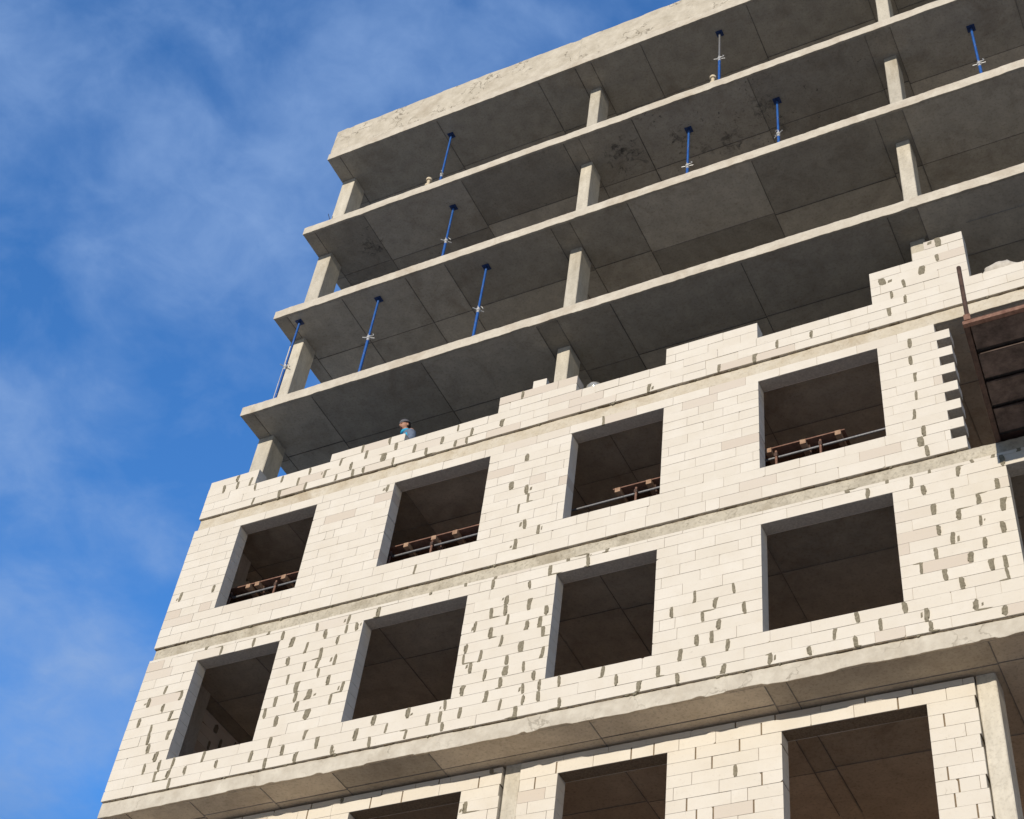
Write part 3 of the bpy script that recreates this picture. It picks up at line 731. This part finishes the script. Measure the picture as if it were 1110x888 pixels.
# thin broken cloud: a few banks standing in fixed directions, torn into puffs and wisps by noise
n1 = noise_n(nt, 12., 10, .56, mp.outputs[0], .3); n2 = noise_n(nt, 4.6, 6, .58, mp.outputs[0], .6)
acc = None
for dx, dy, dz, wd, am in ((-.50,.40,.765,.10,.75), (-.545,.384,.745,.07,.6), (-.454,.382,.805,.06,.65), (-.60,.27,.755,.10,.6), (-.62,.43,.655,.07,.8),
                           (-.61,.46,.64,.05,.6), (-.640,.535,.55,.065,1.2), (-.655,.548,.52,.065,1.1), (-.337,.374,.864,.09,.35), (-.24,.40,.88,.06,.3), (-.59,.505,.63,.045,.55), (-.67,.50,.55,.05,.8),
                           (.2,.5,.84,.3,.7), (.5,.2,.84,.3,.7), (-.2,-.5,.8,.35,.8), (-.8,.1,.6,.2,.8), (.7,.5,.5,.25,.8), (-.9,.3,.3,.2,.8)):
    v = node(nt, 'ShaderNodeVectorMath', operation='DISTANCE'); nt.links.new(tc.outputs['Generated'], v.inputs[0]); v.inputs[1].default_value = Vector((dx, dy, dz)).normalized()
    q = node(nt, 'ShaderNodeMapRange', interpolation_type='SMOOTHERSTEP'); q.inputs[1].default_value = wd*1.45; q.inputs[2].default_value = 0.; q.inputs[4].default_value = am
    nt.links.new(v.outputs['Value'], q.inputs[0])
    if acc is None: acc = q.outputs[0]
    else:
        ad = node(nt, 'ShaderNodeMath', operation='MAXIMUM'); nt.links.new(acc, ad.inputs[0]); nt.links.new(q.outputs[0], ad.inputs[1]); acc = ad.outputs[0]
sm_ = node(nt, 'ShaderNodeMath', operation='MULTIPLY_ADD'); sm_.inputs[1].default_value = .85; nt.links.new(n2, sm_.inputs[0])
h_ = node(nt, 'ShaderNodeMath', operation='MULTIPLY'); h_.inputs[1].default_value = 1.05; nt.links.new(n1, h_.inputs[0]); nt.links.new(h_.outputs[0], sm_.inputs[2])
h2 = node(nt, 'ShaderNodeMath', operation='MULTIPLY_ADD'); h2.inputs[1].default_value = .40; nt.links.new(acc, h2.inputs[0]); nt.links.new(sm_.outputs[0], h2.inputs[2])
h3 = node(nt, 'ShaderNodeMath', operation='MULTIPLY'); h3.inputs[1].default_value = .5; nt.links.new(h2.outputs[0], h3.inputs[0])
cf = ramp(nt, h3.outputs[0], [(.435, 0.), (.515, .22), (.60, .52), (.78, .88)], 'LINEAR')
skyc = mix(nt, 1., sky.outputs[0], (.58, 1.10, 1.66), 'MULTIPLY')
low = ramp(nt, sep.outputs[2], [(.0, (.30,.25,.20)), (.28, (.36,.34,.32)), (.5, 1.)])
sun_side = ramp(nt, node(nt, 'ShaderNodeMapRange', i_1=-.9, i_2=.15).outputs[0], [(0., .42), (1., 1.)]); nt.links.new(sep.outputs[1], [n for n in nt.nodes if n.type == 'MAP_RANGE'][-1].inputs[0])
puff = ramp(nt, noise_n(nt, 24., 6, .6, mp.outputs[0], .4), [(.3, .55), (.65, 1.)])
cf = mix(nt, 1., cf, puff, 'MULTIPLY')
cl = mix(nt, 1., mix(nt, cf, skyc, (1.35, 2.15, 3.8)), mix(nt, 1., low, sun_side, 'MULTIPLY'), 'MULTIPLY')
nt.links.new(cl, bg.inputs[0]); nt.links.new(bg.outputs[0], out.inputs[0])

cam = bpy.data.cameras.new('camera'); co = bpy.data.objects.new('camera', cam); COL.objects.link(co); scene.camera = co
yaw, pitch, roll, F = -.5710, .8118, .1539, 1643.0
f = Vector((math.sin(yaw)*math.cos(pitch), math.cos(yaw)*math.cos(pitch), math.sin(pitch)))
r0 = Vector((math.cos(yaw), -math.sin(yaw), 0)); u0 = r0.cross(f)
c, s = math.cos(roll), math.sin(roll)
r_ = r0*c + u0*s; u_ = -r0*s + u0*c
co.matrix_world = Matrix(((r_.x, u_.x, -f.x, 16.0758), (r_.y, u_.y, -f.y, -15.0468), (r_.z, u_.z, -f.z, -12.2802), (0, 0, 0, 1)))
cam.sensor_fit = 'HORIZONTAL'; cam.sensor_width = 36.; cam.lens = F/1110*36; cam.clip_start = .1; cam.clip_end = 6000

vs_ = scene.view_settings; vs_.view_transform = 'Standard'; vs_.look = 'None'; vs_.gamma = 1; vs_.use_curve_mapping = False; vs_.exposure = .34
scene.cycles.max_bounces = 8; scene.cycles.diffuse_bounces = 5; scene.cycles.use_denoising = True
